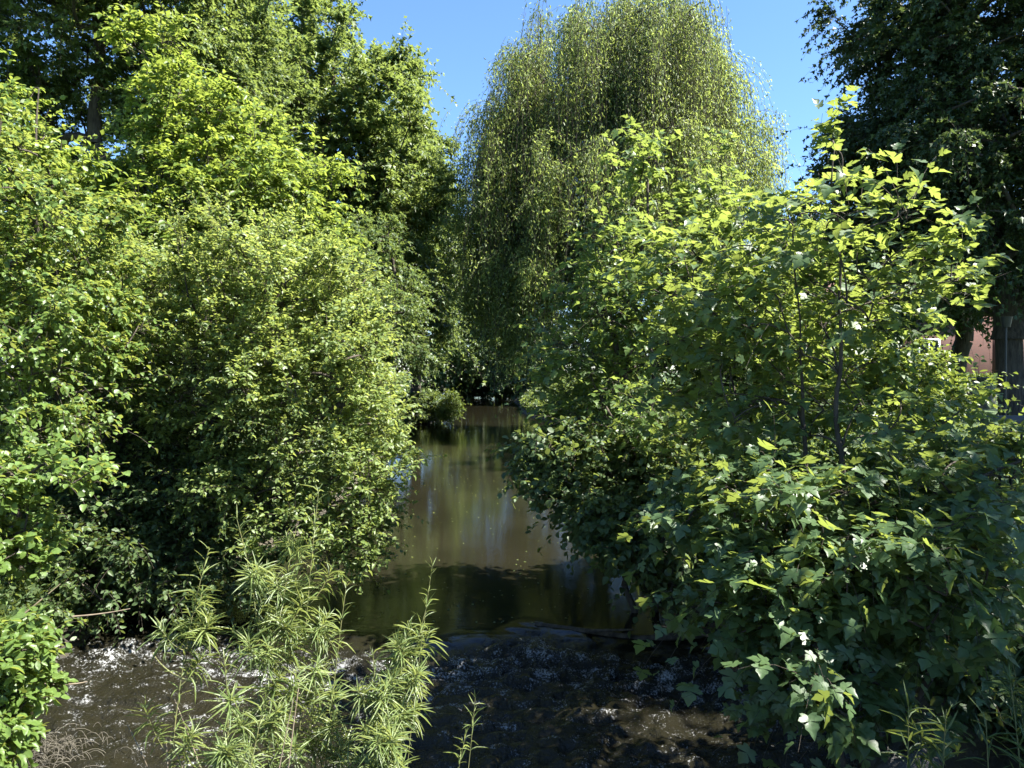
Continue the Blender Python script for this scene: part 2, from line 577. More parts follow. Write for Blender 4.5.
def bushstems(px, d, n, top, spread, seed, dz=0.0):
    g = R(seed)
    out = []
    for i in range(n):
        s = stem(px + g.uniform(-12, 12) * 8 / d, d + g.uniform(-.3, .3), top + g.uniform(-20, 40), (g.uniform(-spread, spread), g.uniform(-spread, spread)), 5, seed * 9 + i)
        out.append(s)
    return out


SUNV = None
SUN_AZ, SUN_EL = math.radians(102), math.radians(54)     # azimuth to the right of the view direction
SUNV = (math.sin(SUN_AZ) * math.cos(SUN_EL), math.cos(SUN_AZ) * math.cos(SUN_EL), math.sin(SUN_EL))

# --- weeping willow on the far right bank
g = R(77)
d = 36.0
wroot_xy = ((612 - 512) / F * d, d)
wb = np.array([wroot_xy[0], d, float(ground_z(*wroot_xy)) - .2])
willow = empty('weeping_willow', tuple(wb), 'tall weeping willow trailing long drooping strands over the far water', 'tree')
stems = [np.array([wb, wb + [-.2, 0, 3], wb + [-.5, .2, 6], wb + [-.4, 0, 10], wb + [.2, 0, 14]]),
         np.array([wb + [-.2, 0, 2.6], wb + [-2.0, -.6, 6], wb + [-3.4, -1, 10]]),
         np.array([wb + [-.1, 0, 3.0], wb + [2.2, .3, 7], wb + [3.6, .3, 10]])]
ells = [E(585, 85, d, 88, 78, 4.5), E(650, 60, d, 72, 58, 4.2), E(520, 170, d, 42, 62, 3.5), E(705, 140, d, 62, 62, 4), E(610, 30, d, 48, 30, 2.5), E(500, 150, d, 22, 40, 2), E(525, 70, d, 18, 50, 1.5), E(690, 70, d, 40, 40, 2.5), E(488, 240, d - 2, 24, 60, 2), E(525, 280, d - 3, 34, 50, 2),
        E(600, 190, d - 1, 95, 90, 5)]
C = clump_points(ells, 300, .75, g, .45)
P, par, ns = skeleton(stems, C, 1.0)
cnt = np.ones(len(P))
for i in range(len(P) - 1, -1, -1):
    if par[i] >= 0:
        cnt[par[i]] += cnt[i]
rad = np.maximum(.02, .42 * (cnt / cnt[0]) ** .55)
ix = np.array([i for i in range(len(P)) if par[i] >= 0])
p0, p2 = P[par[ix]], P[ix]
L = np.linalg.norm(p2 - p0, axis=1, keepdims=True)
tb = MB()
tubes(tb, bez(p0, (p0 + p2) / 2 + np.array([0, 0, .18]) * L, p2, 6), np.minimum(rad[par[ix]], rad[ix] * 1.4), rad[ix], 7)
C2 = P[ns:]
axis = np.array([wb[0], d, 0])
outd = norm((C2 - axis) * np.array([1, 1, 0]))
S = 34
n = len(C2) * S
c2 = np.repeat(C2, S, 0) + g.normal(size=(n, 3)) * .35
o2 = norm(np.repeat(outd, S, 0) + g.normal(size=(n, 3)) * np.array([.7, .7, 0]))
zlow = np.where(g.uniform(size=n) < .22, g.uniform(.8, 5, n), g.uniform(3, 12, n))
rl = np.linalg.norm((c2 - axis)[:, :2], axis=1)
ln = np.clip((c2[:, 2] - zlow) * g.uniform(.15, 1, n), .8, 8.5) * np.where(rl < 2.5, .6, 1)
K = 9
t = np.linspace(0, 1, K)[None, :, None]
sway = g.normal(size=(n, 1, 3)) * np.array([.4, .4, 0])
hout = g.uniform(.2, 1.0, (n, 1, 1)) * np.repeat(np.exp(g.normal(0, .5, len(C2))).clip(.4, 1.6), S)[:, None, None]
path = c2[:, None] + o2[:, None] * hout * (1 - (1 - t) ** 2.5) + np.array([0, 0, 1.0]) * ((.9 * t * (1 - t)) * hout - ln[:, None, None] * t ** 1.35) + sway * t ** 2 + .10 * np.sin(t * g.uniform(4, 11, (n, 1, 1)) + g.uniform(0, 6, (n, 1, 1))) * norm(g.normal(size=(n, 1, 3)) * np.array([1, 1, 0])) * t
tubes(tb, path, .008, .004, 3)
tb.build('trunk', BARK, willow, smooth=True)
wtone = np.repeat(g.uniform(0, .35, len(C2)), S)
fm = MB()
for k in range(42):
    tt = np.clip((k + g.uniform(0, 1, n)) / 42, 0, .999) * (K - 1)
    i0 = tt.astype(int)
    fr_ = (tt - i0)[:, None]
    pa, pb = path[np.arange(n), i0], path[np.arange(n), i0 + 1]
    pos = pa * (1 - fr_) + pb * fr_ + g.normal(size=pa.shape) * np.array([.11, .11, .05])
    tan = norm(pb - pa)
    keep = g.uniform(size=n) < .92
    ax = norm(tan + g.normal(size=tan.shape) * .6 + np.array([0, 0, -.25]))
    nr = norm(np.repeat(outd, S, 0) + g.normal(size=tan.shape) * .7 + np.array([0, 0, .5]))
    leaves(fm, RHOMB, pos[keep], ax[keep], nr[keep], (.17 * g.uniform(.5, 1.3, n))[keep], np.clip(g.uniform(0, .6, n) + .2 * (k / 42) + wtone, 0, 1)[keep], 0, np.full(keep.sum(), .5))
# a few long single tresses reaching the water on the stream side
fm.build('crown', L_WEEP, willow)
del c2, path

# --- trees of the left bank, far to near
grow('poplar_tree', 'tall broad tree with open bright crown rising left of the sky gap', 'tree',
     [stem(322, 38, 40, (.8, 0), 7, 3)],
     [E(325, 60, 38, 48, 58, 3.5), E(305, 150, 38, 60, 80, 4), E(375, 120, 38, 48, 60, 4), E(350, 210, 38, 70, 90, 4.5), E(300, 270, 38, 60, 80, 4), E(400, 190, 38, 38, 70, 3.5)],
     250, .95, L_LIMEFAR, TUFT, .25, twigs=26, tl=1.25, lpt=16, seed=21, trunk_r=.36, twig_r=.008, sun=SUNV, droop=.2)
grow('poplar_tree', 'lower rounded tree with trailing foliage just left of the sky gap', 'tree',
     [stem(415, 44, 150, (.2, 0), 6, 4)],
     [E(412, 150, 44, 34, 50, 3), E(418, 240, 44, 36, 70, 3.5), E(398, 300, 44, 46, 62, 3.5), E(430, 205, 44, 18, 50, 2.5), E(438, 285, 44, 18, 60, 2.5)],
     170, .9, L_LIMEFAR, TUFT, .26, twigs=24, tl=1.2, lpt=14, seed=22, trunk_r=.32, twig_r=.008, sun=SUNV, droop=.3, ratt=(0, .8))
grow('oak_tree', 'forked oak with dark bare trunks at the top left behind pale young trees', 'tree',
     [stem(118, 24, 10, (-.6, 0), 7, 5), stem(128, 24.6, 40, (.9, .4), 7, 6)],
     [E(50, 25, 23, 90, 55, 3.5), E(20, 75, 22.5, 50, 30, 2), E(180, 15, 24, 85, 45, 4), E(120, -40, 24, 140, 60, 4.5), E(225, 70, 25, 50, 50, 3), E(30, 120, 25, 60, 60, 3), E(170, 110, 26, 60, 50, 3), E(120, 190, 27, 110, 40, 3)],
     340, .72, L_LIMEFAR, TUFT, .165, twigs=26, tl=.95, lpt=13, seed=23, trunk_r=.26, twig_r=.006, sun=SUNV, up_pen=.9)
grow('background_tree', 'dark evergreen mass between the oak and the tall bright tree', 'tree',
     [stem(250, 34, 120, (0, 0), 6, 7)],
     [E(250, 120, 34, 60, 90, 3.5), E(230, 230, 34, 80, 80, 4), E(150, 250, 34, 90, 60, 4), E(255, 60, 35, 35, 55, 3)],
     150, 1.0, L_OAK, TUFT, .24, twigs=22, tl=1.2, lpt=12, seed=24, trunk_r=.28, twig_r=.008, sun=SUNV)
grow('background_tree', 'dense dark tree low behind the bright left edge tree', 'tree',
     [stem(30, 20, 230, (0, 0), 6, 71)],
     [E(10, 260, 20, 60, 60, 2.5), E(60, 330, 20, 80, 60, 2.5), E(-30, 340, 20, 70, 90, 2.5), E(140, 330, 21, 70, 50, 2), E(220, 330, 22, 80, 50, 2)],
     170, .7, L_OAK, TUFT, .16, twigs=22, tl=.85, lpt=12, seed=240, trunk_r=.2, twig_r=.006, sun=SUNV)
grow('bankside_tree', 'dark leafy tree overhanging the left bank below the sky gap', 'tree',
     [stem(380, 30, 260, (.5, 0), 6, 8)],
     [E(365, 285, 30, 40, 56, 2.5), E(400, 320, 30, 24, 40, 2.2), E(330, 340, 30, 50, 50, 2.5), E(370, 362, 29, 42, 22, 2)],
     120, .75, L_OAK, TUFT, .16, twigs=22, tl=.9, lpt=12, seed=25, trunk_r=.2, twig_r=.006, sun=SUNV, droop=.3)
grow('far_tree', 'grey green tree closing the far end of the river', 'tree',
     [stem(462, 82, 270, (0, 0), 6, 9)],
     [E(465, 300, 82, 34, 45, 4.5), E(500, 330, 82, 40, 40, 4.5), E(455, 360, 80, 40, 34, 4), E(520, 365, 80, 40, 28, 4), E(490, 372, 82, 60, 22, 3), E(500, 345, 84, 50, 30, 3)],
     210, 1.2, L_OAK, TUFT, .44, twigs=20, tl=1.6, lpt=11, seed=26, trunk_r=.3, twig_r=.012, sun=SUNV, droop=.3)
grow('far_tree', 'hazy green tree showing low between the maple stems', 'tree',
     [stem(740, 62, 260, (0, 0), 6, 101)],
     [E(740, 290, 62, 70, 60, 4.5), E(700, 340, 62, 60, 36, 4), E(800, 330, 62, 70, 46, 4), E(860, 350, 60, 50, 26, 3)],
     150, 1.1, L_OAK, TUFT, .34, twigs=20, tl=1.4, lpt=11, seed=270, trunk_r=.3, twig_r=.012, sun=SUNV, droop=.3)
grow('far_tree', 'dark leaning tree behind the willow strands over the far water', 'tree',
     [stem(560, 70, 260, (-1.5, 0), 6, 10)],
     [E(560, 300, 70, 60, 55, 4.5), E(530, 350, 68, 45, 36, 3.5), E(600, 355, 68, 70, 40, 4), E(640, 300, 70, 60, 70, 4)],
     150, 1.2, L_DARK, TUFT, .36, twigs=20, tl=1.5, lpt=11, seed=27, trunk_r=.3, twig_r=.012, sun=SUNV, droop=.3)

for k, (px, dd, py, rx, ry, lab, mat_, sd, lf) in enumerate([
        (424, 44.4, 406, 22, 13, 'rounded dark bush at the water edge on the far left bank', L_UNDER, 41, .16),
        (452, 43, 407, 8, 9, 'small sunlit yellow green bush at the tip of the far left bank', L_HEDGE, 42, .13),
        (486, 84, 388, 34, 9, 'low dark bush under the far trees at the river end', L_UNDER, 43, .26),
        (530, 78, 386, 26, 11, 'dark overhanging bush below the willow beside the river end', L_UNDER, 44, .26)]):
    grow('waterside_bush', lab, 'bush', bushstems(px, dd, 3, py, .3, sd), [E(px, py, dd, rx, ry, rx * dd / F * .8), E(px - rx * .5, py + 3, dd, rx * .6, ry * .8, 1)],
         60, .3, mat_, TUFT, lf, twigs=18, tl=.5, lpt=9, seed=sd, trunk_r=.05, twig_r=.006, sun=SUNV, trunk_part='stem', crown_part='foliage')

# pale ash sapling, mid left
grow('ash_sapling', 'tall pale green young ash tree above the sallow bush', 'tree',
     [stem(185, 14, 60, (.0, 0), 8, 12), stem(205, 14.4, 140, (.9, 0), 7, 13), stem(170, 13.8, 150, (-.6, .3), 7, 14)],
     [E(165, 75, 14, 26, 44, .8), E(205, 130, 14, 46, 46, 1.1), E(255, 200, 14, 60, 54, 1.4), E(175, 190, 14, 44, 50, 1.2), E(200, 250, 14, 100, 50, 1.8), E(290, 240, 14, 42, 44, 1.2), E(310, 195, 14.4, 22, 24, .6)],
     170, .46, L_ASH, RHOMB, .12, twigs=19, tl=.56, lpt=14, seed=31, trunk_r=.065, twig_r=.004, up=.45, droop=.35, sun=SUNV, lj=.25)
# left leafy tree, near
grow('hazel_tree', 'leafy bright tree at the left edge of the picture', 'tree',
     [stem(-20, 8.6, 110, (.3, 0), 7, 15), stem(20, 8.9, 180, (.3, .2), 7, 16)],
     [E(10, 170, 8.6, 36, 50, .8), E(-20, 240, 8.6, 80, 90, 1.2), E(50, 260, 8.6, 52, 90, 1.0), E(20, 360, 8.4, 80, 80, 1.2), E(90, 330, 8.8, 40, 60, .8), E(5, 430, 8.2, 50, 40, .8)],
     175, .28, L_ROUND, OVATE, .064, twigs=17, tl=.36, lpt=11, seed=32, trunk_r=.07, twig_r=.003, up=.2, droop=.25, sun=SUNV, wid=(1, 1.4))
grow('hazel_tree', 'pale lobed leafed young tree behind the left edge tree', 'tree',
     [stem(30, 12, 90, (.2, 0), 7, 17)],
     [E(15, 140, 12, 40, 40, 1.0), E(40, 200, 12, 45, 50, 1.2), E(70, 280, 12, 55, 50, 1.2), E(-20, 180, 12, 50, 70, 1.2)],
     100, .40, L_ASH, OVATE, .09, twigs=18, tl=.48, lpt=11, seed=33, trunk_r=.07, twig_r=.004, up=.2, droop=.25, sun=SUNV)

# big sallow bush in front, left
grow('sallow_bush', 'broad bright sallow bush leaning over the left side of the water', 'bush',
     [stem(140, 10.4, 300, (1.2, 0), 6, 51), stem(152, 10.2, 280, (1.9, -.2), 6, 52), stem(128, 10.5, 290, (.1, 0), 6, 53), stem(158, 10.2, 400, (2.7, -.5), 6, 54), stem(135, 10.2, 400, (-.3, -.6), 6, 55)],
     [E(210, 300, 10.4, 85, 60, 1.2), E(290, 300, 10.2, 70, 70, 1.2), E(150, 350, 10.3, 60, 60, 1.1), E(335, 365, 10.0, 58, 66, 1.1), E(270, 380, 10.0, 90, 80, 1.2),
      E(366, 450, 9.6, 34, 56, .8), E(320, 480, 9.6, 66, 66, .9), E(215, 400, 10.1, 80, 60, 1.0), E(348, 530, 9.4, 40, 40, .7), E(250, 480, 9.8, 60, 44, .8)],
     400, .27, L_WILLOWBUSH, OVATE, .062, twigs=17, tl=.40, lpt=13, seed=34, trunk_r=.06, twig_r=.003, up=.75, droop=.08, side=.7, sun=SUNV, trunk_part='stem', crown_part='foliage', zmin=.75, wid=(.75, 1.05))
grow('sallow_bush', 'dim inner sallow bush in the shade at the foot of the left bank', 'bush',
     bushstems(125, 10.8, 4, 400, .6, 56),
     [E(120, 440, 10.8, 80, 60, 1.0), E(180, 500, 10.2, 70, 50, .9), E(80, 500, 10.2, 60, 60, .9), E(130, 560, 9.6, 90, 36, .7), E(190, 570, 9.6, 70, 28, .6), E(60, 590, 9.2, 40, 40, .6)],
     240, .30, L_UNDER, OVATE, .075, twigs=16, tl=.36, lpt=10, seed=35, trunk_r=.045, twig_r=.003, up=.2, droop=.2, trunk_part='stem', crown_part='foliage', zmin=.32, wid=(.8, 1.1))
# near left shrubs
grow('alder_bush', 'round leafed bush reaching in from the left edge over dark water', 'bush',
     [stem(-90, 6.6, 440, (.5, 0), 6, 57), stem(-70, 6.4, 470, (.7, -.1), 6, 58)],
     [E(-15, 520, 6.4, 44, 34, .5), E(66, 476, 6.4, 32, 9, .25), E(15, 472, 6.5, 40, 18, .4), E(25, 552, 6.4, 28, 16, .4), E(-40, 520, 6.5, 44, 60, .6)],
     85, .15, L_ROUND, OVATE, .062, twigs=12, tl=.19, lpt=7, seed=36, trunk_r=.03, twig_r=.002, up=.15, droop=.15, sun=SUNV, trunk_part='stem', crown_part='foliage', wid=(1.1, 1.5))
grow('dogwood_bush', 'low bright bush on the bank in the bottom left corner', 'bush',
     [stem(-60, 5.7, 620, (.35, 0), 6, 59), stem(-30, 5.6, 660, (.25, 0), 6, 60)],
     [E(-5, 690, 5.6, 30, 44, .4), E(18, 648, 5.6, 26, 14, .3), E(-30, 720, 5.6, 45, 50, .5), E(-8, 735, 5.5, 26, 24, .3)],
     80, .14, L_ROUND, OVATE, .08, twigs=12, tl=.19, lpt=7, seed=37, trunk_r=.025, twig_r=.002, up=.25, droop=.2, sun=SUNV, trunk_part='stem', crown_part='foliage', wid=(.7, 1.0))

# --- right bank: young maples
grow('maple_sapling', 'nearest young maple with big leaves and a bare dark stem', 'tree',
     [stem(846, 5.6, 150, (-.10, 0), 8, None, base=1.0)],
     [E(833, 160, 5.6, 12, 24, .15), E(822, 225, 5.6, 48, 34, .4), E(880, 235, 5.6, 34, 30, .4), E(780, 310, 6.0, 60, 50, .5), E(870, 300, 5.9, 66, 34, .5), E(925, 275, 5.5, 22, 28, .3), E(800, 390, 6.1, 80, 40, .4), E(905, 420, 5.7, 56, 24, .4)],
     88, .23, L_MAPLE, MAPLE, .092, twigs=7, tl=.32, lpt=4, seed=38, trunk_r=.021, twig_r=.0022, up=.10, droop=.15, sun=SUNV, nup=1.5, wid=(.95, 1.15), up_pen=.6, pet=.5)
grow('maple_sapling', 'slim young maple with a thin forked stem left of the nearest one', 'tree',
     [stem(812, 5.9, 225, (-.16, 0), 8, None, base=.9)],
     [E(760, 240, 6.4, 30, 44, .4), E(700, 300, 6.9, 60, 60, .5), E(780, 300, 7.0, 50, 50, .5), E(730, 395, 7.0, 76, 40, .5)],
     56, .27, L_MAPLE, MAPLE, .10, twigs=7, tl=.34, lpt=4, seed=39, trunk_r=.019, twig_r=.0022, up=.10, droop=.15, sun=SUNV, nup=1.5, wid=(.95, 1.15), up_pen=.6, pet=.5)
grow('maple_tree', 'multi stemmed small maple standing below the weeping willow', 'tree',
     [stem(648, 9.6, 160, (.0, 0), 8, 63), stem(655, 9.8, 240, (-.5, .1), 7, 64), stem(700, 9.7, 200, (.3, 0), 7, 65)],
     [E(640, 178, 9.4, 16, 34, .4), E(640, 255, 9.4, 52, 40, .9), E(700, 225, 9.5, 34, 44, .8), E(605, 300, 9.4, 40, 36, .8), E(660, 320, 10.2, 80, 50, .9), E(590, 370, 9.3, 44, 40, .8), E(745, 265, 9.6, 36, 40, .8), E(630, 420, 9.2, 70, 26, .9)],
     150, .34, L_MAPLE2, MAPLE, .083, twigs=12, tl=.48, lpt=6, seed=40, trunk_r=.045, twig_r=.003, up=.15, droop=.2, sun=SUNV, nup=1.2, pet=.4)
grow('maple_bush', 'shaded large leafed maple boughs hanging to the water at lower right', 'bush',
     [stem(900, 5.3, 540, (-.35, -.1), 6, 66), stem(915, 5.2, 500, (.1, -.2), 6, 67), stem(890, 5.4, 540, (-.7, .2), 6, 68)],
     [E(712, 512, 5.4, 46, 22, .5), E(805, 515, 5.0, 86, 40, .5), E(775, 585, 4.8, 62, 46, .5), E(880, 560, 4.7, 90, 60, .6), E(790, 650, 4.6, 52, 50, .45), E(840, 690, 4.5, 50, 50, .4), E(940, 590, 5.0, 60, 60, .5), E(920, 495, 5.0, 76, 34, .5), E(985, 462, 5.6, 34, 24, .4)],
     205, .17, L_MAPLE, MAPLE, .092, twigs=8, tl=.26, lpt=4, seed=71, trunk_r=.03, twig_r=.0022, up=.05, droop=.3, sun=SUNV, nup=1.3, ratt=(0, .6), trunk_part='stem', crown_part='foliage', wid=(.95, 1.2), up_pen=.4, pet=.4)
grow('bramble_bush', 'low shady bush with small leaves spilling over the water at mid right', 'bush',
     [stem(700, 9.0, 480, (-.6, -.3), 6, 721), stem(730, 8.8, 470, (-1.0, -.4), 6, 722), stem(740, 8.9, 470, (.1, 0), 6, 723)],
     [E(600, 470, 8.8, 76, 30, .8), E(552, 462, 9.6, 30, 14, .6), E(660, 520, 8.0, 70, 34, .7), E(604, 505, 8.4, 50, 26, .6), E(700, 460, 8.6, 70, 34, .8), E(640, 545, 7.8, 40, 14, .5), E(640, 530, 9.6, 50, 30, .6), E(700, 560, 8.4, 50, 34, .6)],
     260, .23, L_UNDER, OVATE, .075, twigs=13, tl=.30, lpt=9, seed=73, trunk_r=.022, twig_r=.003, up=.15, droop=.25, trunk_part='stem', crown_part='foliage', zmin=.55, wid=(1, 1.4), ratt=(.1, 1))
grow('elder_bush', 'dense dark bush on the right edge behind the shaded maple boughs', 'bush',
     bushstems(985, 6.2, 4, 500, .4, 74),
     [E(990, 560, 6.2, 60, 50, .6), E(1040, 600, 6.0, 60, 80, .6), E(960, 640, 5.8, 50, 60, .5)],
     110, .2, L_UNDER, OVATE, .09, twigs=13, tl=.28, lpt=8, seed=75, trunk_r=.03, twig_r=.003, up=.2, droop=.25, trunk_part='stem', crown_part='foliage', ratt=(0, .6))
grow('field_maple_bush', 'sunny bush of small yellow green leaves behind the bare maple stems', 'bush',
     bushstems(850, 10.5, 5, 400, .6, 76),
     [E(850, 385, 10.5, 90, 30, .9), E(760, 390, 10.5, 70, 40, .9), E(920, 400, 10.6, 40, 20, .7), E(790, 340, 10.8, 60, 40, .8)],
     165, .3, L_HEDGE, OVATE, .085, twigs=15, tl=.35, lpt=9, seed=77, trunk_r=.03, twig_r=.003, up=.25, droop=.2, sun=SUNV, trunk_part='stem', crown_part='foliage')

# --- dark lime trees on the right
grow('lime_tree', 'huge dark lime tree with forked trunk filling the upper right', 'tree',
     [np.array([at(1012, 415, 24) + [0, 0, -.2], at(1010, 370, 24), at(1006, 310, 24), at(990, 250, 24), at(965, 160, 24), at(950, 40, 24), at(950, -60, 24)]),
      np.array([at(1010, 330, 24), at(1032, 270, 24), at(1050, 150, 24.4), at(1060, 0, 24.5), at(1060, -120, 24.5)])],
     [E(915, 60, 24, 50, 50, 3), E(895, 150, 24, 48, 50, 3), E(950, 20, 24, 90, 80, 4), E(960, 150, 23.5, 100, 80, 4), E(930, 250, 24, 80, 50, 3.5), E(1050, 100, 24, 100, 160, 4.5), E(1000, -60, 24, 140, 70, 4), E(842, 160, 24.5, 20, 26, 1.5), E(860, 210, 24.5, 34, 30, 2), E(1060, 250, 24, 80, 40, 3), E(1150, 50, 24, 90, 150, 4)],
     430, .78, L_DARK, TUFT, .18, twigs=28, tl=1.05, lpt=13, seed=78, trunk_r=.40, twig_r=.006, droop=.45, up_pen=.8)
grow('lime_tree', 'darker lime tree with a leaning trunk standing nearer the brick house', 'tree',
     [stem(972, 32, 200, (-.6, 0), 7, 79)],
     [E(900, 230, 32, 80, 60, 3.5), E(960, 180, 32, 80, 80, 4), E(880, 290, 32, 60, 34, 3), E(830, 240, 33, 40, 40, 2.5), E(940, 290, 32, 40, 26, 2.5), E(1040, 240, 32, 60, 60, 3)],
     200, .95, L_DARK, TUFT, .23, twigs=24, tl=1.15, lpt=12, seed=80, trunk_r=.36, twig_r=.008, droop=.35, up_pen=.8)
# trees of the right bank that throw the shade on the lower right
grow('bank_tree', 'overhanging bank tree beyond the right edge, shading the maple boughs', 'tree',
     [np.array([[9.0, 4.0, 1.5], [8.9, 4, 4], [8.8, 4, 7], [8.7, 4.1, 8.0]])],
     [(np.array([8.9, 3.6, 6.9]), np.array([2.7, 2.6, 1.9])), (np.array([9.2, 1.4, 6.9]), np.array([2.4, 1.9, 2.0]))],
     76, .8, L_DARK, TUFT, .17, twigs=22, tl=.8, lpt=11, seed=81, trunk_r=.22, twig_r=.006)
grow('bank_tree', 'second bank tree beyond the right edge, shading the brambles', 'tree',
     [np.array([[10.6, 7.2, 1.6], [10.4, 7.2, 5], [10.2, 7.1, 8], [10.1, 7.0, 11]])],
     [(np.array([10.0, 7.0, 9.4]), np.array([2.4, 1.4, 2.0]))],
     42, .7, L_DARK, TUFT, .17, twigs=22, tl=.85, lpt=11, seed=82, trunk_r=.22, twig_r=.006)
grow('lime_tree', 'unseen tall lime tree added beyond the right edge to shade the forked lime trunk', 'tree',  # out of view, added to keep the sun off the big lime's trunk
     [np.array([[26, 19, 1.5], [26, 19, 6], [25.8, 19, 10], [25.6, 19, 15]])],
     [(np.array([25.5, 19, 12]), np.array([5, 4.5, 5.0])), (np.array([24, 22, 10]), np.array([4, 4, 4.0]))],
     150, 1.0, L_DARK, TUFT, .24, twigs=22, tl=1.2, lpt=11, seed=83, trunk_r=.35, twig_r=.006)

# --- undergrowth on both banks: uncountable
g = R(90)
N = 90000
sy = 4 + 66 * g.uniform(0, 1, N) ** 1.7
off = g.exponential(2.2, N) + .15
sgn = np.where(g.uniform(size=N) < .5, -1, 1)
sx = xc(sy) + sgn * (hw(sy, sgn > 0) + off)
N2 = 45000
sy = np.concatenate([sy, g.uniform(3.5, 14, N2)])
off = np.concatenate([off, g.exponential(.9, N2) + .1])
sgn = np.concatenate([sgn, np.where(g.uniform(size=N2) < .65, -1, 1)])
N = N + N2
sx = xc(sy) + sgn * (hw(sy, sgn > 0) + off)
hmax = (.25 + .45 * (.5 + .5 * np.sin(sx * 1.9 + np.cos(sy * 1.3) * 2)) * np.clip(off, .3, 1.2)) * np.clip(.6 + sy / 60, 0, 1.4)
sz = ground_z(sx, sy) + hmax * g.uniform(0, 1, N) ** .6
axv = norm(g.normal(size=(N, 3)) + np.array([0, 0, .5]))
nrv = norm(g.normal(size=(N, 3)) * .6 + np.array([0, 0, 1]))
mb = MB()
leaves(mb, TUFT, np.stack([sx, sy, sz], 1), axv, nrv, (.07 + .004 * sy) * g.uniform(.6, 1.4, N), g.uniform(0, 1, N))
tag(mb.build('undergrowth', L_UNDER), None, None, kind='stuff')


# ------------------------------------------------------------------ osier shoots in front
def osier(tip, base, label, name='osier_shoot', cat='plant', group='osier shoots in the foreground', seed=1, leaf=.125, nside=6, mat=None, rs=.006, dens=1.0, top_only=False):
    g = R(seed)
    tip, base = np.array(tip, float), np.array(base, float)
    root = empty(name, tuple(base), label, cat, group)
    H = np.linalg.norm(tip - base)
    mid = (tip + base) / 2 + g.normal(size=3) * np.array([.06, .06, 0]) * H
    sp_ = bez(base[None], mid[None], tip[None], 12)
    sb, fb = MB(), MB()
    tubes(sb, sp_, rs, rs * .35, 6)
    runs = [(sp_[0], .25 if not top_only else .8, int((46 if not top_only else 20) * dens), .10)]
    for k in range(nside):
        t0 = g.uniform(.32, .9)
        q = sp_[0][int(t0 * 11)]
        a = g.uniform(0, 6.3)
        l = H * g.uniform(.06, .15) * (1.25 - t0 * .6)
        dv = np.array([math.cos(a), math.sin(a), 0])
        b = bez(q[None], (q + dv * l * .45 + [0, 0, l * .25])[None], (q + dv * l * .7 + [0, 0, l * .85])[None], 7)
        tubes(sb, b, rs * .5, rs * .25, 4)
        runs.append((b[0], .35, int(26 * dens), .08))
    for path, t0, n, _ in runs:
        t = np.clip(t0 + (1 - t0) * (np.linspace(0, 1, n) ** .75) + g.uniform(-.02, .02, n), 0, 1)
        s = np.clip(t, 0, .9999) * (len(path) - 1)
        i0 = s.astype(int)
        f_ = (s - i0)[:, None]
        pos = path[i0] * (1 - f_) + path[i0 + 1] * f_
        tan = norm(path[i0 + 1] - path[i0])
        ang = np.arange(n) * 2.4 + g.uniform(0, 6)
        ref = norm(np.cross(tan, np.array([.3, .2, .1])))
        ref2 = np.cross(tan, ref)
        rd = ref * np.cos(ang)[:, None] + ref2 * np.sin(ang)[:, None]
        u = t[:, None]
        ax = norm(rd * (1.1 - .6 * u ** 3) + tan * (.35 + .7 * u ** 3) + g.normal(size=rd.shape) * .27 - np.array([0, 0, .22]) * (1 - u))
        nr = norm(tan * 1.0 - rd * .4 + np.array([0, 0, .5]) + g.normal(size=rd.shape) * .25)
        size = leaf * g.uniform(.65, 1.2, n) * np.where(t > .93, .7, 1)
        leaves(fb, LANCE, pos, ax, nr, size, np.clip(g.uniform(.0, .7, n) + .35 * t ** 3, 0, 1), 0, np.full(n, .52))
    sb.build('stem', GREENSTEM, root, smooth=True)
    fb.build('foliage', mat or L_OSIER, root)
    return root


def gz(x, y):
    return float(ground_z(x, y)) - .05


shoots = [  # tip px, tip row, distance, base x, base y, side shoots, wording
    (208, 548, 4.9, -2.10, 4.55, 13, 'leftmost of the tall osier shoots, beside the dark water'),
    (236, 520, 5.1, -1.95, 4.75, 14, 'tall osier shoot with arching top just right of the leftmost one'),
    (222, 660, 4.6, -1.9, 4.3, 8, 'short osier shoot below the tall left pair'),
    (295, 530, 5.2, -1.55, 4.8, 11, 'osier shoot in front of the sallow bush, left of the tallest'),
    (318, 492, 5.4, -1.45, 4.95, 14, 'tallest osier shoot, rising against the sunny sallow bush'),
    (345, 590, 5.4, -1.35, 5.0, 9, 'osier shoot right of the tallest, pale against shade'),
    (372, 655, 4.8, -1.1, 4.45, 9, 'middle osier shoot with yellowish tips over brown water'),
    (405, 640, 4.9, -.95, 4.5, 9, 'osier shoot leaning right near the weir'),
    (427, 604, 5.0, -.85, 4.6, 10, 'rightmost tall osier shoot with feathery tip before the weir'),
    (388, 715, 4.5, -1.0, 4.2, 8, 'short osier shoot at the bottom edge below the middle one'),
    (262, 705, 4.5, -1.75, 4.2, 8, 'short osier shoot at the bottom edge in the left cluster'),
]
for k, (px, py, dd, bx_, by_, nsd, lab) in enumerate(shoots):
    osier(at(px, py, dd), (bx_, by_, gz(bx_, by_)), lab, seed=100 + k, nside=nsd + 2, leaf=.135, dens=1.5)
for k, (px, py, dd, bx_, by_, lab) in enumerate([
        (432, 566, 5.0, -.75, 4.7, 'lone yellow osier tip on a bare stem against the calm water'),
        (475, 700, 4.7, -.45, 4.3, 'small isolated osier sprig over the ripples right of the cluster'),
        (466, 735, 4.6, -.5, 4.2, 'lowest osier sprig at the bottom edge over the ripples')]):
    osier(at(px, py, dd), (bx_, by_, gz(bx_, by_)), lab, seed=130 + k, nside=0, leaf=.10, rs=.004, top_only=True)

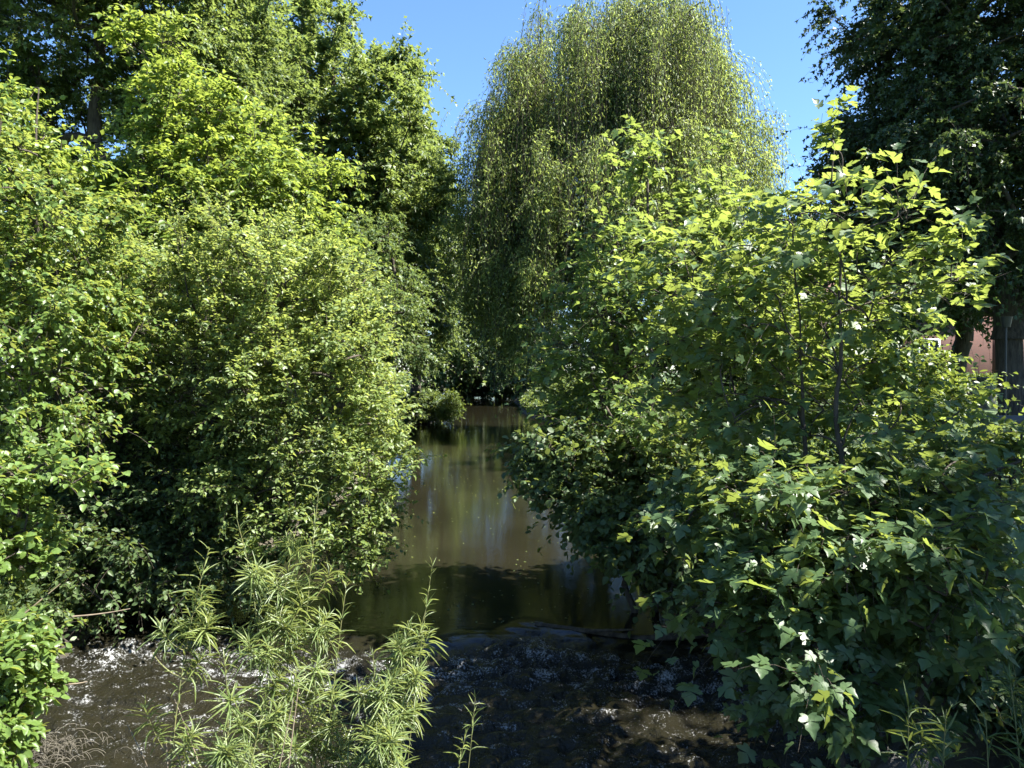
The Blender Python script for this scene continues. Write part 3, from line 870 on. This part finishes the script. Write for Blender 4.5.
# shaded willowherb in the bottom right corner
for k, (px, py, dd, lab) in enumerate([
        (912, 708, 3.7, 'leftmost shaded willowherb in the bottom right corner, drooping leaves'),
        (950, 712, 3.65, 'shaded willowherb with star shaped top beside the boulder'),
        (990, 722, 3.6, 'shaded willowherb with broad top near the corner'),
        (1014, 682, 3.7, 'tallest shaded willowherb at the right edge'),
        (1002, 612, 4.0, 'willowherb standing higher up the bank at right'),
        (1030, 738, 3.5, 'willowherb cut by the bottom right corner')]):
    t_ = at(px, py, dd)
    bx_, by_ = t_[0] + .05, dd - .05
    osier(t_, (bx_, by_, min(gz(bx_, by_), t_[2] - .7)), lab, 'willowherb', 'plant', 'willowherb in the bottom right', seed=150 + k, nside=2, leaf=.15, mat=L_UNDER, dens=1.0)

# ------------------------------------------------------------------ dead stems and wood
for k, (p0_, p1_, lab) in enumerate([
        ((150, 780, 4.9), (124, 728, 5.0), 'short dry brown stem over the lower left water'),
        ((200, 775, 4.8), (171, 700, 5.0), 'long thin dry stem leaning left over brown water'),
        ((165, 775, 4.7), (163, 744, 4.75), 'stubby dry stem between the longer ones'),
        ((185, 772, 4.7), (166, 742, 4.8), 'dry stem crossing the stubby one'),
        ((285, 775, 4.6), (297, 690, 4.8), 'pale dry grass stalk among the osier shoots'),
        ((275, 775, 4.6), (292, 700, 4.7), 'second pale grass stalk leaning among the osiers')]):
    a, b = at(*p0_), at(*p1_)
    a2 = a + (a - b) * 1.2
    a2[2] = min(a2[2], .05)
    m = MB()
    tubes(m, bez(a2[None], (a + [0, 0, .02])[None], b[None], 10), .006, .0025, 6)
    o = m.build('dry_stem', DRYSTEM, smooth=True)
    tag(o, lab, 'stem', 'dry stems in the foreground')
for k, (pts, r0, r1, lab, mat_) in enumerate([
        ([(8, 626, 6.4), (30, 608, 6.5), (58, 585, 6.7)], .012, .004, 'thin bare twig slanting up from the left edge', TWIG),
        ([(30, 684, 6.6), (60, 690, 6.6), (84, 684, 6.7)], .012, .005, 'pale dead twig poking from the bottom left bush', DRYSTEM),
        ([(70, 618, 7.6), (100, 616, 7.7), (128, 610, 7.8)], .010, .004, 'dead twig lying level under the left bank shade', DRYSTEM),
        ([(722, 640, 7.6), (690, 634, 7.5), (655, 626, 7.4)], .014, .006, 'bare twig pointing left out of the maple shade', DRYSTEM),
        ([(195, 685, 5.2), (165, 680, 5.2), (150, 655, 5.2)], .008, .003, 'curved osier twig reaching left over black water', GREENSTEM)]):
    P_ = [at(*q) for q in pts]
    m = MB()
    tubes(m, bez(P_[0][None], P_[1][None], P_[2][None], 10), r0, r1, 6)
    tag(m.build('bare_twig', mat_, smooth=True), lab, 'twig')
# sunken limb across the lip of the riffle
m = MB()
Q = np.array([[.3, 9.3, .10], [.9, 9.0, .12], [1.5, 8.75, .12], [2.2, 8.75, .17], [2.9, 9.0, .36]])
tubes(m, Q[None], .035, .05, 9)
tubes(m, bez(Q[1][None], (Q[1] + [.1, -.3, .12])[None], (Q[1] + [.5, -.5, .2])[None], 6), .03, .01, 6)
tag(m.build('sunken_branch', BARK, smooth=True), 'dark wet branch lying across the lip of the riffle', 'branch')

# fallen leaves and catkin fluff drifting on the calm reach
g = R(95)
n_ = 420
fy_ = 9.3 + 26 * g.uniform(0, 1, n_) ** 1.6
fx_ = xc(fy_) + g.uniform(-1, 1, n_) * 3.2 * np.where(g.uniform(size=n_) < .5, 1, .6)
fz_ = water_z(fx_, fy_)[0] + .006
m = MB()
a_ = g.normal(size=(n_, 3)) * np.array([1, 1, 0])
leaves(m, OVATE, np.stack([fx_, fy_, fz_], 1), a_, np.array([0, 0, 1.0]) + g.normal(size=(n_, 3)) * .12, .035 * g.uniform(.4, 1.5, n_), g.uniform(0, 1, n_))
tag(m.build('floating_leaves', L_OSIER), None, None, kind='stuff')

# stones
def rock(name, c, r, label, seed, mat_=STONE, group=None):
    g = R(seed)
    nu, nv = 26, 16
    th, ph = np.meshgrid(np.linspace(0, 2 * np.pi, nu, endpoint=False), np.linspace(.05, np.pi - .05, nv))
    dv = np.stack([np.cos(th) * np.sin(ph), np.sin(th) * np.sin(ph), np.cos(ph)], -1)
    k = 1 + sum(.07 / (i + 1) ** .5 * np.sin((i + 2) * (dv @ norm(g.normal(size=3))) * 2 + g.uniform(0, 6)) for i in range(9))
    V = np.array(c) + dv * k[..., None] * np.array(r)
    ii = np.arange(nu * nv).reshape(nv, nu)
    f = np.stack([ii[:-1], np.roll(ii[:-1], -1, 1), np.roll(ii[1:], -1, 1), ii[1:]], -1).reshape(-1, 4)
    m = MB()
    m.add(V, f)
    m.add(V[[0, -1]].reshape(-1, 3)[:nu], np.arange(nu)[None])
    o = m.build(name, mat_, smooth=True)
    tag(o, label, 'stone', group)


b_ = at(905, 752, 4.6)
rock('boulder', (b_[0], b_[1], b_[2] - .08), (.22, .2, .14), 'dark boulder at the bottom right below the shaded maple', 3, DARKSTONE)
g = R(44)
n_ = 260
tc_ = np.array([-4.0, 6.25, .05]) + g.normal(size=(n_, 3)) * np.array([.22, .16, .03])
td_ = norm(g.normal(size=(n_, 3)) * np.array([1, 1, .3]) + np.array([.3, -.2, .45])) * g.uniform(.08, .22, (n_, 1))
m = MB()
tubes(m, bez(tc_, tc_ + td_ * .6 + np.array([0, 0, .05]), tc_ + td_ - np.array([0, 0, .06]), 5), .0035, .0015, 3)
tag(m.build('dead_grass_tuft', roughmat('dead_grass', [(.3, (.05, .045, .034)), (.7, (.11, .10, .078))], 9, bs=0)), 'matted grey tuft of dead grass at the water edge, bottom left corner', 'grass tuft')
rock('stone', (-.28, 8.72, .03), (.12, .10, .10), 'wet stone breaking the lip of the riffle', 6, DARKSTONE)

# ------------------------------------------------------------------ brick house, hedge, railing
bm_, nt, out = newmat('brick_wall')
v = texcoord(nt)
cx = nt.nodes.new('ShaderNodeSeparateXYZ')
nt.links.new(v, cx.inputs[0])
ad = nt.nodes.new('ShaderNodeMath')
nt.links.new(cx.outputs[0], ad.inputs[0])
nt.links.new(cx.outputs[1], ad.inputs[1])
cb = nt.nodes.new('ShaderNodeCombineXYZ')
nt.links.new(ad.outputs[0], cb.inputs[0])
nt.links.new(cx.outputs[2], cb.inputs[1])
br = nt.nodes.new('ShaderNodeTexBrick')
br.inputs['Color1'].default_value = (.085, .027, .018, 1)
br.inputs['Color2'].default_value = (.06, .02, .014, 1)
br.inputs['Mortar'].default_value = (.08, .062, .05, 1)
br.inputs['Scale'].default_value = 4.4
br.inputs['Mortar Size'].default_value = .02
nt.links.new(cb.outputs[0], br.inputs['Vector'])
p = nt.nodes.new('ShaderNodeBsdfPrincipled')
p.inputs['Roughness'].default_value = .85
nt.links.new(br.outputs['Color'], p.inputs['Base Color'])
nt.links.new(p.outputs[0], out.inputs[0])
gl, nt, out = newmat('window_glass')
p = nt.nodes.new('ShaderNodeBsdfPrincipled')
p.inputs['Base Color'].default_value = (.03, .035, .04, 1)
p.inputs['Roughness'].default_value = .05
nt.links.new(p.outputs[0], out.inputs[0])

HD = 46.0
hx0, hx1 = (820 - 512) / F * HD, (992 - 512) / F * HD
zg = 1.55
house = empty('brick_house', ((hx0 + hx1) / 2, HD + 4, zg), 'red brick house with white framed windows behind the right bank trees', 'house')
m = MB()
box(m, ((hx0 + hx1) / 2, HD + 4, zg + 3.2), ((hx1 - hx0) / 2, 4, 3.3))
m.build('wall', bm_, house)
m = MB()
x0, x1, y0, y1 = hx0 - .4, hx1 + .4, HD - .4, HD + 8.4
zt, zr = zg + 6.5, zg + 9.6
m.add([[x0, y0, zt], [x1, y0, zt], [x1, y1, zt], [x0, y1, zt], [x0, (y0 + y1) / 2, zr], [x1, (y0 + y1) / 2, zr]], [[0, 1, 5, 4], [2, 3, 4, 5]])
m.add([[x0, y0, zt], [x1, y0, zt], [x1, y1, zt], [x0, y1, zt], [x0, (y0 + y1) / 2, zr], [x1, (y0 + y1) / 2, zr]], [[0, 4, 3], [1, 2, 5]])
m.build('roof', ROOFTILE, house)
for px, zc in ((869, 2.75 + .6), (928, 3.35), (869, 6.2), (928, 6.2)):
    wx = (px - 512) / F * HD
    zc = zc + 1.2
    fr_ = MB()
    for dx, dz, hx, hz in ((-.62, 0, .06, .68), (.62, 0, .06, .68), (0, .62, .56, .06), (0, -.62, .56, .06), (0, 0, .03, .56)):
        box(fr_, (wx + dx, HD - .03, zc + dz), (hx, .06, hz))
    fo = fr_.build('window', WHITEWOOD, house)
    s_ = MB()
    box(s_, (wx, HD - .012, zc), (.56, .01, .56))
    po = s_.build('pane', gl)
    po.parent = fo
    po.location = -np.array(house.location)
wx = (984 - 512) / F * HD
# the sunlit gable wing with a tall white window
wing = MB()
h2 = empty('house_wing', (31.2, 49.5, zg), 'paler sunlit brick wing with tall narrow window beside the tree trunk', 'house')
box(wing, (32.2, 50.2, zg + 2.8), (3.0, 2.5, 2.9))
wing.build('wall', bm_, h2)
wf = MB()
for yy_ in (48.7, 50.3):
    box(wf, (29.16, yy_, zg + 2.6), (.05, .06, .9))
box(wf, (29.16, 49.5, zg + 3.45), (.05, .74, .05))
box(wf, (29.16, 49.5, zg + 1.75), (.05, .74, .05))
wfo = wf.build('window', WHITEWOOD, h2)
s_ = MB()
box(s_, (29.19, 49.5, zg + 2.6), (.01, .74, .8))
po = s_.build('pane', gl, h2)
wr = MB()
wr.add([[29, 47.4, zg + 5.72], [35.5, 47.4, zg + 5.72], [35.5, 53, zg + 5.72], [29, 53, zg + 5.72], [29, 50.2, zg + 8], [35.5, 50.2, zg + 8]], [[0, 1, 5, 4], [2, 3, 4, 5]])
wr.add([[29, 47.4, zg + 5.72], [35.5, 47.4, zg + 5.72], [35.5, 53, zg + 5.72], [29, 53, zg + 5.72], [29, 50.2, zg + 8], [35.5, 50.2, zg + 8]], [[0, 4, 3], [1, 2, 5]])
wr.build('roof', ROOFTILE, h2)


# clipped hedge in front of the house
g = R(61)
hc = at(992, 392, 36)
hr = empty('hedge', (hc[0], hc[1], 1.5), 'clipped hedge with sunlit top between trunk and brick house', 'hedge')
N = 16000
f_ = g.uniform(-1, 1, (N, 3))
k_ = g.randint(0, 3, N)
f_[np.arange(N), k_] = np.sign(f_[np.arange(N), k_]) * g.uniform(.86, 1.05, N)
pos = np.array([hc[0] + 1.5, hc[1], 2.2]) + f_ * np.array([3.6, .6, .8]) + g.normal(size=(N, 3)) * .05
m = MB()
leaves(m, TUFT, pos, g.normal(size=(N, 3)), norm(g.normal(size=(N, 3)) + f_), .13 * g.uniform(.6, 1.3, N), g.uniform(0, 1, N))
m.build('foliage', L_HEDGE, hr)
m = MB()
tubes(m, np.array([[[hc[0] + 1.5 + dx, hc[1], 1.3], [hc[0] + 1.5 + dx, hc[1], 2.1], [hc[0] + 1.5 + dx + .1, hc[1], 2.7]] for dx in np.linspace(-3.2, 3.2, 9)]), .05, .02, 6)
m.build('stem', BARK, hr)
# grey pillar at the end of the hedge
c_ = at(983, 392, 33)
gp = empty('gate_pillar', (c_[0], c_[1], 1.45), 'square grey gate pillar at the end of the hedge', 'pillar')
m = MB()
box(m, (c_[0], c_[1], 2.1), (.36, .36, .75))
m.build('shaft', STONE, gp)
m = MB()
box(m, (c_[0], c_[1], 2.92), (.43, .43, .06))
m.build('cap', CAPMETAL, gp)
# thin lamp post
c_ = at(1005.5, 415, 21)
lp = empty('lamp_post', (c_[0], c_[1], 1.5), 'thin grey lamp post beside the big lime trunk', 'lamp post')
m = MB()
tubes(m, np.array([[[c_[0], c_[1], 1.4], [c_[0], c_[1], 3.2], [c_[0], c_[1], 4.5]]]), .035, .028, 10)
m.build('pole', METAL, lp)
m = MB()
tubes(m, np.array([[[c_[0], c_[1], 4.5], [c_[0], c_[1], 4.65], [c_[0], c_[1], 4.8]]]), .10, .16, 12)
m.build('lamp_head', METAL, lp)

# bank railing with a flat top rail
rl = empty('railing', (6.6, 8.0, 1.7), 'dark metal railing with broad flat top rail at the right edge', 'railing')
m = MB()
box(m, (7.6, 8.0, 2.76), (2.5, .11, .045))
m.build('top_rail', CAPMETAL, rl)
m = MB()
box(m, (7.6, 8.0, 1.92), (2.48, .02, .02))
m.build('bottom_rail', METAL, rl)
for px_ in np.arange(5.25, 8.2, .115):
    m = MB()
    box(m, (px_, 8.0, 2.328), (.0095, .0095, .386))
    m.build('bar', METAL, rl)
for px_ in (5.14, 6.9, 8.7):
    m = MB()
    box(m, (px_, 8.0, 2.1), (.035, .035, .61))
    m.build('post', METAL, rl)

# ------------------------------------------------------------------ light, sky, camera
w = bpy.data.worlds.new('World')
sc.world = w
w.use_nodes = True
nt = w.node_tree
bg = nt.nodes['Background']
sky = nt.nodes.new('ShaderNodeTexSky')
sky.sky_type = 'NISHITA'
sky.sun_disc = False
sky.sun_elevation = SUN_EL
sky.sun_rotation = SUN_AZ
sky.air_density = 1.0
sky.dust_density = 0.0
sky.ozone_density = 9.0
nt.links.new(sky.outputs[0], bg.inputs[0])
bg.inputs[1].default_value = .057
sd = bpy.data.lights.new('sun', 'SUN')
sd.energy = 4.5
sd.angle = math.radians(.55)
sd.color = (1, .96, .89)
so = bpy.data.objects.new('sun', sd)
COL.objects.link(so)
from mathutils import Vector
so.rotation_euler = Vector(SUNV).to_track_quat('Z', 'Y').to_euler()
so.location = (30, 0, 40)

cd = bpy.data.cameras.new('camera')
cam = bpy.data.objects.new('camera', cd)
COL.objects.link(cam)
cam.location = (0, 0, CH)
cam.rotation_euler = (math.radians(90) - math.atan((384 - HY) / F), 0, 0)
cd.sensor_width = 36
cd.lens = 36 * F / 1024
cd.clip_start = .05
cd.clip_end = 2000
sc.camera = cam

vs = sc.view_settings
vs.view_transform = 'Standard'
vs.look = 'None'
vs.exposure = 2.5
vs.gamma = 1
vs.use_curve_mapping = False
cy = sc.cycles
cy.max_bounces = 9
cy.diffuse_bounces = 7
cy.glossy_bounces = 3
cy.transmission_bounces = 4
cy.transparent_max_bounces = 4
cy.caustics_reflective = False
cy.caustics_refractive = False
cy.sample_clamp_indirect = 4
cy.use_denoising = True
try:
    cy.denoiser = 'OPENIMAGEDENOISE'
    cy.denoising_input_passes = 'RGB_ALBEDO_NORMAL'
    cy.denoising_prefilter = 'ACCURATE'
except Exception:
    pass
